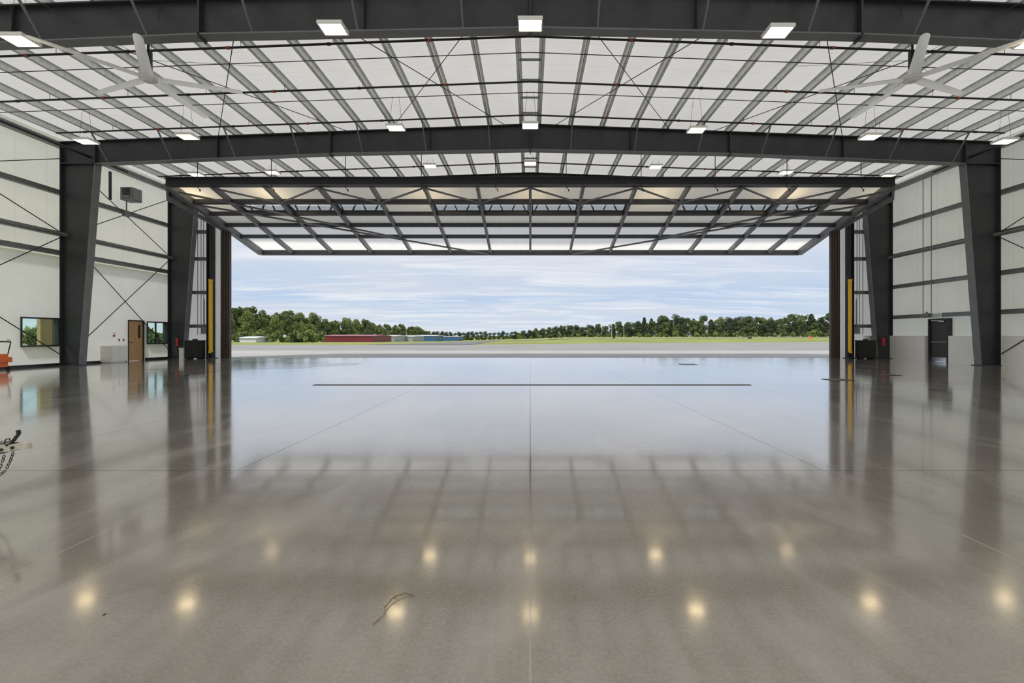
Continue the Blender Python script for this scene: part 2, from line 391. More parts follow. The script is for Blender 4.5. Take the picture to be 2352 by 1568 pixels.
# end wall girts beside jambs and posts
for sx in (-1, 1):
    for z in (1.9, 3.9, 5.9, 7.5, 9.0):
        build(G().box(sx*18.75, sx*21.0, 27.0, 27.02, z-.1, z+.1).box(sx*18.75, sx*21.0, 27.02, 27.19, z-.1, z-.08).box(sx*18.75, sx*21.0, 27.02, 27.19, z+.08, z+.1),
              'wall_girt', M_GIRT, label='short grey girt beside the door jamb', category='girt', group='wall girts')
    g = G().box(sx*18.72, sx*18.76, 26.7, 27.05, 0, 8.0).box(sx*18.98, sx*19.02, 26.7, 27.05, 0, 8.0).box(sx*18.76, sx*18.98, 26.86, 26.9, 0, 8.0)
    g.box(sx*18.6, sx*19.1, 26.6, 27.1, 0, .03)
    build(g, 'jamb_post', M_STEEL, label='dark steel post beside the hangar door', category='post', group='door posts')
    # conduits
    for k, xx in enumerate((19.35, 19.5, 19.7)):
        build(G().cyl((sx*xx, 26.95, 1.4), (sx*xx, 26.95, 8.2), .018, 6), 'conduit', M_GREY, label='thin vertical metal conduit on end wall', category='conduit', group='conduits')
    # hydraulic cylinder
    h = thing('hydraulic_cylinder', (sx*18.55, 26.4, 0), 'yellow hydraulic door cylinder standing at the jamb', 'hydraulic cylinder', 'door cylinders')
    g = G().cyl((sx*18.55, 26.4, 0.35), (sx*18.55, 26.4, 4.55), .1, 16, 0).cyl((sx*18.55, 26.4, 4.5), (sx*18.55, 26.4, 4.6), .12, 16, 0).cyl((sx*18.55, 26.4, .33), (sx*18.55, 26.4, .45), .12, 16, 0)
    build(g, 'barrel', M_YELLOW, parent=h)
    build(G().cyl((sx*18.55, 26.4, 4.6), (sx*18.55, 26.4, 7.7), .045, 10), 'piston_rod', M_BLACK, parent=h)
    build(G().box(sx*18.4, sx*18.7, 26.25, 26.55, 0, .06).box(sx*18.41, sx*18.44, 26.32, 26.48, .06, .4).box(sx*18.66, sx*18.69, 26.32, 26.48, .06, .4), 'base_bracket', M_BLACK, parent=h)

# header truss
hd = thing('header_truss', (0, 26.95, 8.0), 'dark steel truss above the door opening', 'truss')
build(G().box(-18.9, 18.9, 26.9, 27.05, 8.0, 8.18), 'bottom_chord', M_STEEL, parent=hd)
build(G().box(-18.9, 18.9, 26.9, 27.05, 9.55, 9.7), 'top_chord', M_STEEL, parent=hd)
g = G()
for i in range(28):
    x = -18.9 + i*1.35
    g.beam((x, 26.97, 8.15), (x+.675, 26.97, 9.6), .07, .07); g.beam((x+.675, 26.97, 9.6), (x+1.35, 26.97, 8.15), .07, .07)
build(g, 'web_diagonal', M_STEEL, parent=hd)['kind'] = 'stuff'

# ------------------------------------------------------------------ hangar door
D = 18.0
nn = Vector((0, 1.94, 7.8)).normalized()
def P(x, t, off=0.0): return Vector((x, 22.6+7.8*t, 8.70-1.94*t)) + nn*off
hdoor = thing('hangar_door', (0, 26.5, 7.7), 'huge tilted-open steel hangar door with white cladding', 'hangar door')
bays = [-18.0] + [2.65*k for k in range(-6, 7)] + [18.0]
tw0, tw1 = 0.25, 0.345
winb = {1, 2, 3, 5, 6, 7, 8, 10, 11, 12}
g = G()
wb = []
for i in range(len(bays)-1):
    a, b = bays[i], bays[i+1]
    for (t0, t1) in ((0, tw0), (tw0, tw1), (tw1, 1)):
        if t0 == tw0 and i in winb: wb.append((a, b)); continue
        g.add([P(a, t0, .3), P(b, t0, .3), P(b, t1, .3), P(a, t1, .3)], [(0, 1, 2, 3)])
build(g, 'door_cladding', M_DOORCLAD, parent=hdoor)
for a, b in wb:
    g = G().add([P(a, tw0, .29), P(b, tw0, .29), P(b, tw1, .29), P(a, tw1, .29)], [(0, 1, 2, 3)], 1)
    for t in (tw0, tw1): g.beam(P(a+.1, t, .26), P(b-.1, t, .26), .06, .06, 0, nn)
    for x in (a+.12, b-.12): g.beam(P(x, tw0, .26), P(x, tw1, .26), .06, .06, 0, nn)
    build(g, 'door_window', [M_STEEL, M_GLASS2], parent=hdoor)
for i, x in enumerate(bays):
    w = .14 if 0 < i < len(bays)-1 else .28
    build(G().beam(P(x, 0, .15), P(x, 1, .15), w, .28 if w < .2 else .4, 0, nn), 'vertical_rail', M_FLANGE, parent=hdoor)
for t, w, h in ((.195, .16, .24), (.351, .13, .2), (.517, .14, .2), (.701, .14, .2), (1.0, .2, .3)):
    build(G().beam(P(-D, t, .12), P(D, t, .12), w, h, 0, nn), 'horizontal_rail', M_STEEL, parent=hdoor)
build(G().box(-D, D, 22.45, 22.7, 8.78, 9.12).box(-D, D, 22.35, 22.8, 8.76, 8.8).box(-D, D, 22.35, 22.8, 9.1, 9.14), 'top_rail', M_STEEL, parent=hdoor)
for k in range(-6, 6):
    x0 = 2.65*k
    a, b = ((x0, 0.01), (x0+2.65, .19)) if k % 2 == 0 else ((x0, .19), (x0+2.65, .01))
    build(G().beam(P(a[0], a[1], .02), P(b[0], b[1], .02), .07, .07, 0, nn), 'diagonal_brace', M_FLANGE, parent=hdoor)
for sx in (-1, 1):
    for (xa, ta, xb, tb) in ((17.8, .05, 13.25, .351), (17.8, .2, 2.65, 1.0), (13.25, .351, 7.95, .7)):
        build(G().beam(P(sx*xa, ta, -.02), P(sx*xb, tb, -.02), .08, .08, 0, nn), 'diagonal_brace', M_FLANGE, parent=hdoor)
    build(G().beam((sx*18.25, 22.9, 8.25), (sx*18.25, 26.9, 7.65), .12, .2), 'pivot_arm', M_FLANGE, parent=hdoor)
    build(G().beam((sx*18.25, 22.9, 8.25), (sx*18.05, 22.6, 8.9), .1, .14), 'pivot_arm', M_FLANGE, parent=hdoor)

# ------------------------------------------------------------------ pipes
for Y in (14.0, 16.5, 19.0, 22.15, 24.2):
    g = G()
    for sx in (-1, 1):
        g.cyl((0, Y, ztop(0)-.25), (sx*19.8, Y, ztop(19.8)-.25), .035, 8, 0)
        for k in range(1, 7):
            x = sx*3.1*k; g.cyl((x-.05, Y, ztop(x)-.25), (x+.05, Y, ztop(x)-.25), .05, 8, 1 if k % 2 else 0)
        for k in range(0, 14, 2):
            x = sx*(.39+1.42*k); g.cyl((x, Y, ztop(x)-.25), (x, Y, ztop(x)+.04), .008, 5, 0)
    if Y != 22.15:
        build(g, 'sprinkler_pipe', [M_BLACK, M_ORANGE], label='black fire sprinkler branch pipe under the roof', category='pipe', group='sprinkler pipes')
    else:
        sl = thing('sprinkler_line', (0, Y, ztop(0)-.25), 'black sprinkler branch line with hanging drops', 'pipe')
        build(g, 'branch_pipe', [M_BLACK, M_ORANGE], parent=sl)
        for x in (-16.2, -12.6, -9.0, -5.3, -1.7, 1.75, 5.4, 9.0, 12.5, 16.1):
            g = G().cyl((x, 22.15, 8.55), (x, 22.15, ztop(x)-.25), .018, 6).cyl((x, 22.15, 8.55), (x+.12, 22.15, 8.45), .016, 6).cyl((x+.12, 22.15, 8.45), (x+.12, 22.15, 8.36), .03, 6)
            build(g, 'sprinkler_drop', M_BLACK, parent=sl)
for Y in (13.2, 15.2, 17.7, 23.0):
    g = G()
    for sx in (-1, 1): g.cyl((0, Y, ztop(0)+.0), (sx*20.8, Y, ztop(20.8)+.0), .014, 6)
    build(g, 'sag_rod', M_ROD, label='thin steel rod crossing below the purlins', category='rod', group='roof rods')
for sx in (-1, 1):
    build(G().cyl((sx*19.75, 6, 9.35), (sx*19.75, 22.3, 9.35), .05, 10, 0), 'sprinkler_main', M_BLACK if sx > 0 else M_BLACK, label='long black sprinkler main along the eave', category='pipe', group='sprinkler pipes')
    for (xa, xb) in ((1.0, 6.3), (8.0, 14.0)):
        for (p, q) in (((xa, 12.5), (xb, 20.4)), ((xb, 12.5), (xa, 20.4))):
            build(G().cyl((sx*p[0], p[1], ztop(p[0])-.06), (sx*q[0], q[1], ztop(q[0])-.06), .014, 6), 'roof_brace_rod', M_ROD, label='thin diagonal roof bracing rod', category='rod', group='roof rods')
# ridge blocking
for Y in [13.2+1.25*i for i in range(12)]:
    build(G().box(-.39, .39, Y-.01, Y+.01, ztop(0)+.02, ztop(0)+.1), 'ridge_spacer', M_GIRT, label='short steel spacer between ridge purlins', category='spacer', group='ridge spacers')

# ------------------------------------------------------------------ high bay lights
proto = None
def fixture_at(X, Y, Z):
    global proto
    ztopp = ztop(X)
    if proto is None:
        o = thing('ceiling_light', (0, 0, 0), 'square LED high bay light hanging on wires, lit warm white', 'ceiling light', 'high bay lights')
        a = build(G().box(-.31, .31, -.24, .24, .03, .09).box(-.12, .12, -.1, .1, .09, .15).box(-.32, -.29, -.25, .25, 0, .09).box(.29, .32, -.25, .25, 0, .09).box(-.29, .29, -.25, -.22, 0, .09).box(-.29, .29, .22, .25, 0, .09), 'housing', M_WHITE, parent=o)
        b = build(G().box(-.28, .28, -.21, .21, .012, .028), 'light_panel', M_LED, parent=o)
        proto = (o, [a, b])
    else:
        o0, ch = proto
        o = o0.copy(); COL.objects.link(o)
        for c in ch:
            c2 = c.copy(); c2.parent = o; COL.objects.link(c2)
    o.location = (X, Y, Z); ORG[o.name] = Vector((X, Y, Z))
    build(G().cyl((X-.25, Y, Z+.09), (X-.12, Y, ztopp), .006, 4).cyl((X+.25, Y, Z+.09), (X+.12, Y, ztopp), .006, 4), 'hanging_wire', M_ROD, parent=o)
for (Y, pts) in ((23.9, [(451,402),(626,397),(988,382),(1218,376),(1506,384),(1805,397),(2038,405)]),
                 (17.6, [(197,326),(430,315),(909,295),(1218,290),(1600,300),(1999,316),(2308,326)]),
                 (11.9, [(45,95),(765,68),(1218,59),(1787,75),(2375,100)])):
    for (px, py) in pts:
        fixture_at((px-1218)*Y/F, Y, min(CH + (770-py)*Y/F, ztop((px-1218)*Y/F)-.2))
for Y in (5.9, 0, -6):
    for X in (-13.3, -5.2, 0, 6.45, 13.3): fixture_at(X, Y, 9.4)

# ------------------------------------------------------------------ fans
for sx, off in ((-1, 17), (1, 20)):
    C = Vector((sx*11.25, 13.4, 8.95))
    fan = thing('ceiling_fan', C, 'large five-blade industrial ceiling fan with pale blades', 'ceiling fan', 'ceiling fans')
    g = G().cyl(C+Vector((0,0,-.08)), C+Vector((0,0,.08)), .22, 20).cyl(C+Vector((0,0,.08)), C+Vector((0,0,.2)), .13, 16).cyl(C+Vector((0,0,-.14)), C+Vector((0,0,-.08)), .12, 16, 0, .2)
    build(g, 'fan_hub', M_BLADE, parent=fan)
    build(G().cyl(C+Vector((0,0,.2)), C+Vector((0,0,.75)), .1, 14), 'fan_motor', M_BLACK, parent=fan)
    build(G().cyl(C+Vector((0,0,.75)), (C.x, C.y, ztop(C.x)), .035, 10).box(C.x-.2, C.x+.2, C.y-.08, C.y+.08, ztop(C.x)-.02, ztop(C.x)+.02), 'downrod', M_BLACK, parent=fan)
    for k in range(5):
        a = math.radians(off + 72*k); d = Vector((math.cos(a), math.sin(a), 0)); s = Vector((-math.sin(a), math.cos(a), 0))
        # single-skin cambered blade with down-turned trailing edge
        g = G(); prof = [(-.14, -.012), (-.09, .015), (-.02, .028), (.06, .02), (.14, -.035)]
        vs = []
        for (r, sc) in ((.2, .9), (.6, 1), (1.5, .92), (2.35, .75), (2.42, .5)):
            for (u, w) in prof: vs.append(C + d*r + s*u*sc + Vector((0, 0, w*sc - .02 - r*.01)))
        m = len(prof); fs = [(i*m+j, i*m+j+1, (i+1)*m+j+1, (i+1)*m+j) for i in range(4) for j in range(m-1)]
        g.add(vs, fs, 0, True)
        build(g, 'fan_blade', M_BLADE2, parent=fan)
    g = G()
    for (dx, dy) in ((2.2, 2), (-2.2, 2), (2.2, -2), (-2.2, -2)):
        g.cyl(C+Vector((0,0,.5)), (C.x+dx, C.y+dy, ztop(C.x+dx)), .006, 4)
    build(g, 'guy_wire', M_ROD, parent=fan)

# ------------------------------------------------------------------ wall-side objects
h = thing('unit_heater', (-20.85, 23.4, 8.3), 'grey wall-mounted heater unit high on the wall', 'heater')
build(G().box(-21.0, -20.4, 23.3, 23.9, 8.3, 8.95).box(-20.4, -20.37, 23.35, 23.85, 8.35, 8.9).box(-20.95, -20.5, 23.25, 23.3, 8.4, 8.52), 'heater_body', M_GREY, parent=h)
g = G()
for k in range(6): g.box(-20.9, -20.5, 23.26, 23.3, 8.56+k*.06, 8.585+k*.06)
build(g, 'louver', M_STEEL, parent=h)
build(G().box(-20.95, -20.88, 22.6, 22.7, 8.1, 9.5), 'mounting_post', M_BLACK, parent=h)
build(G().cyl((-20.9, 23.55, 7.6), (-20.9, 23.55, 8.35), .03, 8).box(-21.0, -20.85, 23.4, 23.7, 7.5, 7.75), 'conduit', M_GREY, parent=h)
# white floor cabinet
c = thing('cabinet', (-20.75, 22.65, 0), 'small white metal cabinet against the wall', 'cabinet')
build(G().box(-20.99, -20.45, 22.2, 23.1, .04, .84).box(-20.95, -20.5, 22.25, 23.05, 0, .04), 'body', M_WHITE, parent=c)
build(G().box(-20.45, -20.43, 22.22, 22.64, .08, .8).box(-20.45, -20.43, 22.66, 23.08, .08, .8), 'door', M_WHITE, parent=c)
# alarm + outlets
a = thing('fire_alarm', (-21.0, 22.95, 1.3), 'red fire alarm pull and strobe on white wall', 'fire alarm')
build(G().box(-21.02, -20.97, 22.91, 22.99, 1.28, 1.38), 'alarm_plate', M_RED, parent=a)
build(G().box(-21.02, -20.95, 22.9, 23.0, 1.42, 1.5), 'strobe', M_WHITE, parent=a)
for y in (23.25, 23.5):
    build(G().box(-21.02, -21.0, y-.04, y+.04, 1.05, 1.18).box(-21.0, -20.993, y-.015, y+.015, 1.08, 1.15), 'wall_switch', M_GREY, label='small grey switch plate on white wall', category='switch', group='wall switches')
build(G().box(-21.02, -21.0, 18.25, 18.38, 1.05, 1.2).box(-21.0, -20.99, 18.29, 18.34, 1.09, 1.16), 'wall_outlet', M_WHITE, label='white outlet plate on wall', category='outlet')
# hydraulic power units
def power_unit(sx):
    X = sx*19.3; Y = 26.2
    u = thing('hydraulic_power_unit', (X, Y, 0), 'black hydraulic power unit cabinet near door jamb', 'power unit', 'hydraulic power units')
    w = .42
    build(G().box(X-w, X+w, Y-.25, Y+.25, .05, 1.02).box(X-w+.04, X+w-.04, Y-.27, Y-.25, .12, .55).box(X-w+.04, X+w-.04, Y-.27, Y-.25, .6, .96), 'cabinet_body', M_RUBBER, parent=u)
    build(G().box(X-w-.02, X+w+.02, Y-.28, Y+.28, 1.02, 1.07).box(X-.12, X+.12, Y-.05, Y+.05, 1.07, 1.14), 'lid', M_BLACK, parent=u)
    for dx in (-.3, .3): build(G().box(X+dx-.05, X+dx+.05, Y-.22, Y+.22, 0, .05), 'foot', M_RUBBER, parent=u)
    build(G().box(X-.15, X+.2, 26.9, 27.0, 1.45, 1.85).cyl((X, 26.95, 1.85), (X, 26.95, 3.5), .02, 6), 'control_box', M_GREY, parent=u)
power_unit(-1); power_unit(1)
build(G().box(-20.0, -19.75, 25.9, 26.15, 0, .6).box(-20.02, -19.73, 25.88, 26.17, .6, .64), 'waste_bin', M_WHITE, label='small white square bin on floor', category='bin')
def extinguisher(X, Y, Z):
    e = thing('fire_extinguisher', (X, Y, Z), 'red fire extinguisher hung on steel column', 'fire extinguisher', 'fire extinguishers')
    build(G().cyl((X, Y, Z), (X, Y, Z+.4), .08, 14).cyl((X, Y, Z+.4), (X, Y, Z+.47), .08, 14, 0, .03), 'tank', M_RED, parent=e)
    build(G().cyl((X, Y, Z+.47), (X, Y, Z+.52), .03, 8).box(X-.02, X+.1, Y-.015, Y+.015, Z+.52, Z+.55), 'valve', M_BLACK, parent=e)
    build(G().tube([(X+.05, Y, Z+.5), (X+.12, Y, Z+.42), (X+.11, Y, Z+.2)], .014), 'hose', M_RUBBER, parent=e)
extinguisher(-20.35, 26.22, .75); extinguisher(20.35, 26.22, .75)
# exit sign
s = thing('exit_sign', (20.85, 23.46, 2.45), 'small white exit sign with green lettering above door', 'sign')
build(G().box(20.97, 21.01, 23.2, 23.72, 2.24, 2.50).cyl((21.0, 23.46, 2.37), (21.25, 23.46, 2.37), .03, 8), 'sign_housing', M_WHITE, parent=s)
cu = bpy.data.curves.new('exit_text', 'FONT'); cu.body = 'EXIT'; cu.size = .24; cu.extrude = .004; cu.align_x = 'CENTER'; cu.align_y = 'CENTER'
to = bpy.data.objects.new('tmp', cu); COL.objects.link(to)
dg = bpy.context.evaluated_depsgraph_get(); me = bpy.data.meshes.new_from_object(to.evaluated_get(dg)); bpy.data.objects.remove(to)
me.materials.clear(); me.materials.append(M_GREEN)
me.transform(Matrix(((0, 0, -1, 0), (-1, 0, 0, 0), (0, 1, 0, 0), (0, 0, 0, 1))))
lo = bpy.data.objects.new('lettering', me); COL.objects.link(lo); lo.parent = s; lo.location = (.115, 0, -.08)
# right wall conduits & box
for y, zz in ((23.8, 2.52), (24.3, 2.3)): build(G().cyl((20.98, y, zz), (20.98, y, 9.8), .02, 6), 'conduit', M_GREY, label='thin vertical metal conduit on side wall', category='conduit', group='conduits')
build(G().box(20.93, 21.1, 23.95, 24.3, 2.35, 2.52).cyl((21.0, 24.1, 2.52), (21.0, 24.1, 2.6), .05, 8), 'junction_box', M_GREY, label='small grey junction box above door', category='junction box')
build(G().cyl((20.98, 21.3, 1.33), (20.98, 21.3, 9.8), .025, 6), 'conduit', M_BLACK, label='thin vertical dark conduit on side wall', category='conduit', group='conduits')

# ------------------------------------------------------------------ floor items
build(G().box(-5.9, 6.0, 12.36, 12.44, 0, .006, 0).box(-5.9, 6.0, 12.33, 12.36, 0, .008, 1).box(-5.9, 6.0, 12.44, 12.47, 0, .008, 1), 'trench_drain', [M_BLACK, M_RUST], label='long narrow rusty trench drain in floor', category='drain')
for (px, py, w, dp) in ((1580, 836.5, .75, .6), (1925, 872, .72, .5), (2035, 861, .7, .5)):
    Y = F*CH/(py-770); X = (px-1218)*Y/F
    build(G().box(X-w/2, X+w/2, Y-dp/2, Y+dp/2, 0, .008, 0).box(X-w/2+.04, X+w/2-.04, Y-dp/2+.04, Y+dp/2-.04, .008, .012, 1), 'floor_cover', [M_RUST, M_PLATE], label='rusty steel access cover set in floor', category='floor cover', group='floor covers')
# wet patch
rnd = random.Random(3); pts = []
for i in range(60):
    a = 2*math.pi*i/60; r = 1 + .2*math.sin(3*a+1) + .12*math.sin(7*a) + .07*math.sin(13*a+2) + .05*rnd.random()
    pts.append((-12.2 + 3.3*r*math.cos(a), 20.6 + 3.4*r*math.sin(a), .002))
m_w, nt_, b_ = newmat('wet_concrete'); b_.inputs['Roughness'].default_value = .08; b_.inputs['Specular IOR Level'].default_value = .5
tc_ = nt_.nodes.new('ShaderNodeTexCoord'); n_ = nt_.nodes.new('ShaderNodeTexNoise'); n_.inputs['Scale'].default_value = 1.5; nt_.links.new(tc_.outputs['Object'], n_.inputs['Vector'])
nt_.links.new(mixc(nt_, n_.outputs['Fac'], (.18, .175, .17), (.28, .27, .26)), b_.inputs['Base Color'])
build(G().add(pts, [tuple(range(60))]), 'puddle', m_w, label='thin irregular wet patch on concrete floor', category='puddle')
# twig
tw = [(-.60, 2.35, .006), (-.65, 2.365, .012), (-.70, 2.32, .015), (-.715, 2.24, .012), (-.70, 2.20, .006), (-.735, 2.12, .004)]
g = G().tube(tw[:4], .0026, 5).tube(tw[3:], .0016, 5); g.cyl(tw[2], (-.66, 2.3, .012), .0024, 5, 0, .001); g.cyl(tw[3], (-.73, 2.26, .01), .0024, 5, 0, .001)
build(g, 'twig', pm('dry_twig', (.25, .17, .08), .8), label='small dry curved twig on concrete floor', category='twig')
q = .35
lp = [(-2.48, 2.14, 0), (-2.46, 2.13, .01), (-2.44, 2.15, 0), (-2.45, 2.17, .012), (-2.47, 2.165, 0)]
lp = [(-2.06+(p[0]+2.46)*q, 2.20+(p[1]-2.15)*q, p[2]*q+.001) for p in lp]
build(G().add(lp, [(0,1,2), (2,3,4), (0,2,4), (1,3,2), (0,4,3,1)]), 'dry_leaf', M_RUST, label='tiny curled dry leaf on floor', category='leaf')

# trailer with coupler
T = thing('trailer', (-6.0, 3.7, 0), 'small trailer tongue with silver coupler and safety chains', 'trailer')
yh = 3.6
build(G().beam((-4.17, yh, .46), (-6.2, yh, .46), .09, .09).beam((-4.7, yh, .46), (-6.2, yh+.6, .46), .06, .08).beam((-4.7, yh, .46), (-6.2, yh-.6, .46), .06, .08), 'tongue', M_GREY, parent=T)
g = G().beam((-4.30, yh, .455), (-4.08, yh, .465), .07, .055).beam((-4.10, yh, .468), (-3.99, yh, .482), .06, .045)
g.cyl((-3.985, yh, .455), (-3.985, yh, .50), .034, 14, 0, .026).cyl((-3.985, yh, .50), (-3.985, yh, .512), .026, 12, 0, .01)
for i in range(3): g.cyl((-4.28+i*.07, yh-.045, .455), (-4.28+i*.07, yh-.03, .455), .011, 8, 1)
g.cyl((-4.06, yh-.04, .47), (-4.06, yh+.04, .47), .012, 8, 1)
build(g, 'coupler', [pm('cream_coupler_paint', (.66, .64, .58), .4), M_BLACK], parent=T, label='off-white ball coupler')
build(G().beam((-4.11, yh, .49), (-4.045, yh, .575), .02, .014).beam((-4.045, yh, .575), (-4.055, yh, .60), .024, .014).cyl((-4.1, yh-.04, .49), (-4.1, yh+.04, .49), .01, 8).tube([(-4.15, yh-.01, .49), (-4.13, yh-.02, .53), (-4.1, yh-.02, .54), (-4.08, yh-.02, .50)], .004), 'latch_lever', M_BLACK, parent=T)
def chain(pts, name):
    g = G(); L = []
    for a, b in zip(pts[:-1], pts[1:]):
        a = Vector(a); b = Vector(b); n = max(1, int((b-a).length/.026))
        for i in range(n): L.append((a.lerp(b, i/n), (b-a).normalized()))
    for i, (p, d) in enumerate(L):
        u = Vector((0, 1, 0)) if i % 2 else d.cross(Vector((0, 1, 0))).normalized()
        g.torus(p, .009, .003, d, u, 10, 5, 0, 1.8)
    build(g, name, M_RUST, parent=T)
def cat(x0, x1, y, z, sag, n=9): return [(x0+(x1-x0)*i/n, y, z - sag*(1-(2*i/n-1)**2)) for i in range(n+1)]
chain(cat(-4.24, -4.10, yh-.05, .43, .14), 'safety_chain')
chain(cat(-4.36, -4.12, yh+.03, .43, .19), 'safety_chain')
build(G().cyl((-4.75, yh-.1, .12), (-4.75, yh-.1, .75), .035, 10).cyl((-4.75, yh-.14, .07), (-4.75, yh-.06, .07), .07, 14).cyl((-4.75, yh-.1, .75), (-4.75, yh-.1, .8), .05, 10), 'tongue_jack', M_BLACK, parent=T)
build(G().box(-8.4, -6.1, yh-.8, yh+.8, .5, .56).box(-8.4, -6.1, yh-.82, yh-.78, .44, .9).box(-8.4, -6.1, yh+.78, yh+.82, .44, .9), 'deck', M_GREY, parent=T)
for sy in (-1, 1): build(G().cyl((-7.4, yh+sy*.85, .3), (-7.4, yh+sy*1.05, .3), .3, 20).cyl((-7.4, yh+sy*1.05, .3), (-7.4, yh+sy*1.06, .3), .14, 14, 1), 'wheel', [M_RUBBER, M_CHROME], parent=T)
# orange cart
K = Vector((-20.55, 17.6, 0)); ox = -.28
c = thing('hand_cart', K, 'orange lift cart with dark push handle near wall', 'cart')
build(G().box(-20.7+ox, -20.1+ox, 17.3, 17.9, .3, .5).box(-20.65+ox, -20.2+ox, 17.35, 17.85, .5, .62).box(-20.65+ox, -20.55+ox, 17.4, 17.8, .12, .3).box(-20.25+ox, -20.15+ox, 17.4, 17.8, .12, .3), 'cart_body', M_ORNG, parent=c)
build(G().tube([(-20.22+ox, 17.35, .6), (-20.1+ox, 17.35, 1.1), (-20.3+ox, 17.35, 1.12), (-20.5+ox, 17.35, 1.12)], .018).tube([(-20.22+ox, 17.85, .6), (-20.1+ox, 17.85, 1.1), (-20.5+ox, 17.85, 1.12)], .018).cyl((-20.1+ox, 17.35, 1.1), (-20.1+ox, 17.85, 1.1), .018, 6), 'push_handle', M_BLACK, parent=c)
for (x, y) in ((-20.6, 17.35), (-20.2, 17.35), (-20.6, 17.85), (-20.2, 17.85)):
    x += ox
    build(G().cyl((x, y-.025, .07), (x, y+.025, .07), .07, 14).box(x-.02, x+.02, y-.03, y+.03, .1, .16), 'caster', M_RUBBER, parent=c)

# ------------------------------------------------------------------ exterior
def sstep(a, b, x):
    t = max(0, min(1, (x-a)/(b-a))); return t*t*(3-2*t)
def gz(X, Y):
    if Y < 60: return -.05
    r = X/Y; w = 1 - sstep(-.15, .15, r)
    return -.05 - .010*w*(min(Y, 900)-60) + .002*sstep(.2, .6, r)*(min(Y, 900)-60)
rs = [i*.08 for i in range(-35, 36)]
ysr = [-60, -20, 20, 60, 70, 80, 90, 100, 120, 140, 160, 190, 220, 260, 300, 350, 420, 500, 600, 800, 1200, 2500, 5000]
g = G(); vs = []
for y in ysr:
    for r in rs:
        x = r*(max(y, 60)+60) ; vs.append((x, y, gz(x, y)-.03))
nr = len(rs)
g.add(vs, [(j*nr+i, j*nr+i+1, (j+1)*nr+i+1, (j+1)*nr+i) for j in range(len(ysr)-1) for i in range(nr-1)], 0, True)
build(g, 'ground', M_GRASS, origin=Z0, kind='structure', label='grassy airfield ground')
def sheet(name, fx0, fx1, ylist, mat, label, off, nx=24):
    g = G(); vs = []
    for y in ylist:
        for i in range(nx+1):
            x = fx0(y) + (fx1(y)-fx0(y))*i/nx; vs.append((x, y, gz(x, y)+off))
    g.add(vs, [(j*(nx+1)+i, j*(nx+1)+i+1, (j+1)*(nx+1)+i+1, (j+1)*(nx+1)+i) for j in range(len(ylist)-1) for i in range(nx)], 0, True)
    build(g, name, mat, origin=Z0, kind='structure', label=label)
sheet('trim_7', lambda y: -80, lambda y: 90, [27.35, 34, 42], M_CONC, 'light concrete apron outside the door', .0)
g = G(); vs = []
xs = [-110+5*i for i in range(60)]
for fr_ in (0, .25, .5, .75, 1):
    for x in xs:
        yf = 74 + max(0, x+12)*.25; y = 42 + (yf-42)*fr_; vs.append((x, y, gz(x, y)+.0))
g.add(vs, [(j*60+i, j*60+i+1, (j+1)*60+i+1, (j+1)*60+i) for j in range(4) for i in range(59)], 0, True)
build(g, 'trim_8', pm('weathered_apron', (.29, .285, .28), .85, 0, .1, .15), origin=Z0, kind='structure', label='weathered grey taxi apron')
sheet('trim_9', lambda y: -26-(y-72)*.02, lambda y: -10-(y-72)*.03, [72, 90, 110, 140, 180, 240, 320, 420], M_ASPH, 'asphalt taxiway leading away', .04, 6)
g = G(); vs = []
xs = [-10+10*i for i in range(60)]
for q in (0, 1):
    for x in xs:
        y = 190 + x*.3 + q*25; vs.append((x, y, gz(x, y)+.1))
g.add(vs, [(i, i+1, 60+i+1, 60+i) for i in range(59)], 0, True)
build(g, 'trim_10', M_CONC, origin=Z0, kind='structure', label='pale concrete runway strip')

# distant hills
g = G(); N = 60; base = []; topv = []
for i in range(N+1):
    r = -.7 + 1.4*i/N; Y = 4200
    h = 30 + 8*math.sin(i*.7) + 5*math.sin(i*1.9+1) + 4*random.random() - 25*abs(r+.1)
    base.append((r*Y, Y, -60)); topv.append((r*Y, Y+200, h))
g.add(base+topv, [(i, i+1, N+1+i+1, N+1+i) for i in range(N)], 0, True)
build(g, 'distant_hill', M_HILL, label='hazy blue distant hill ridge', category='hill')

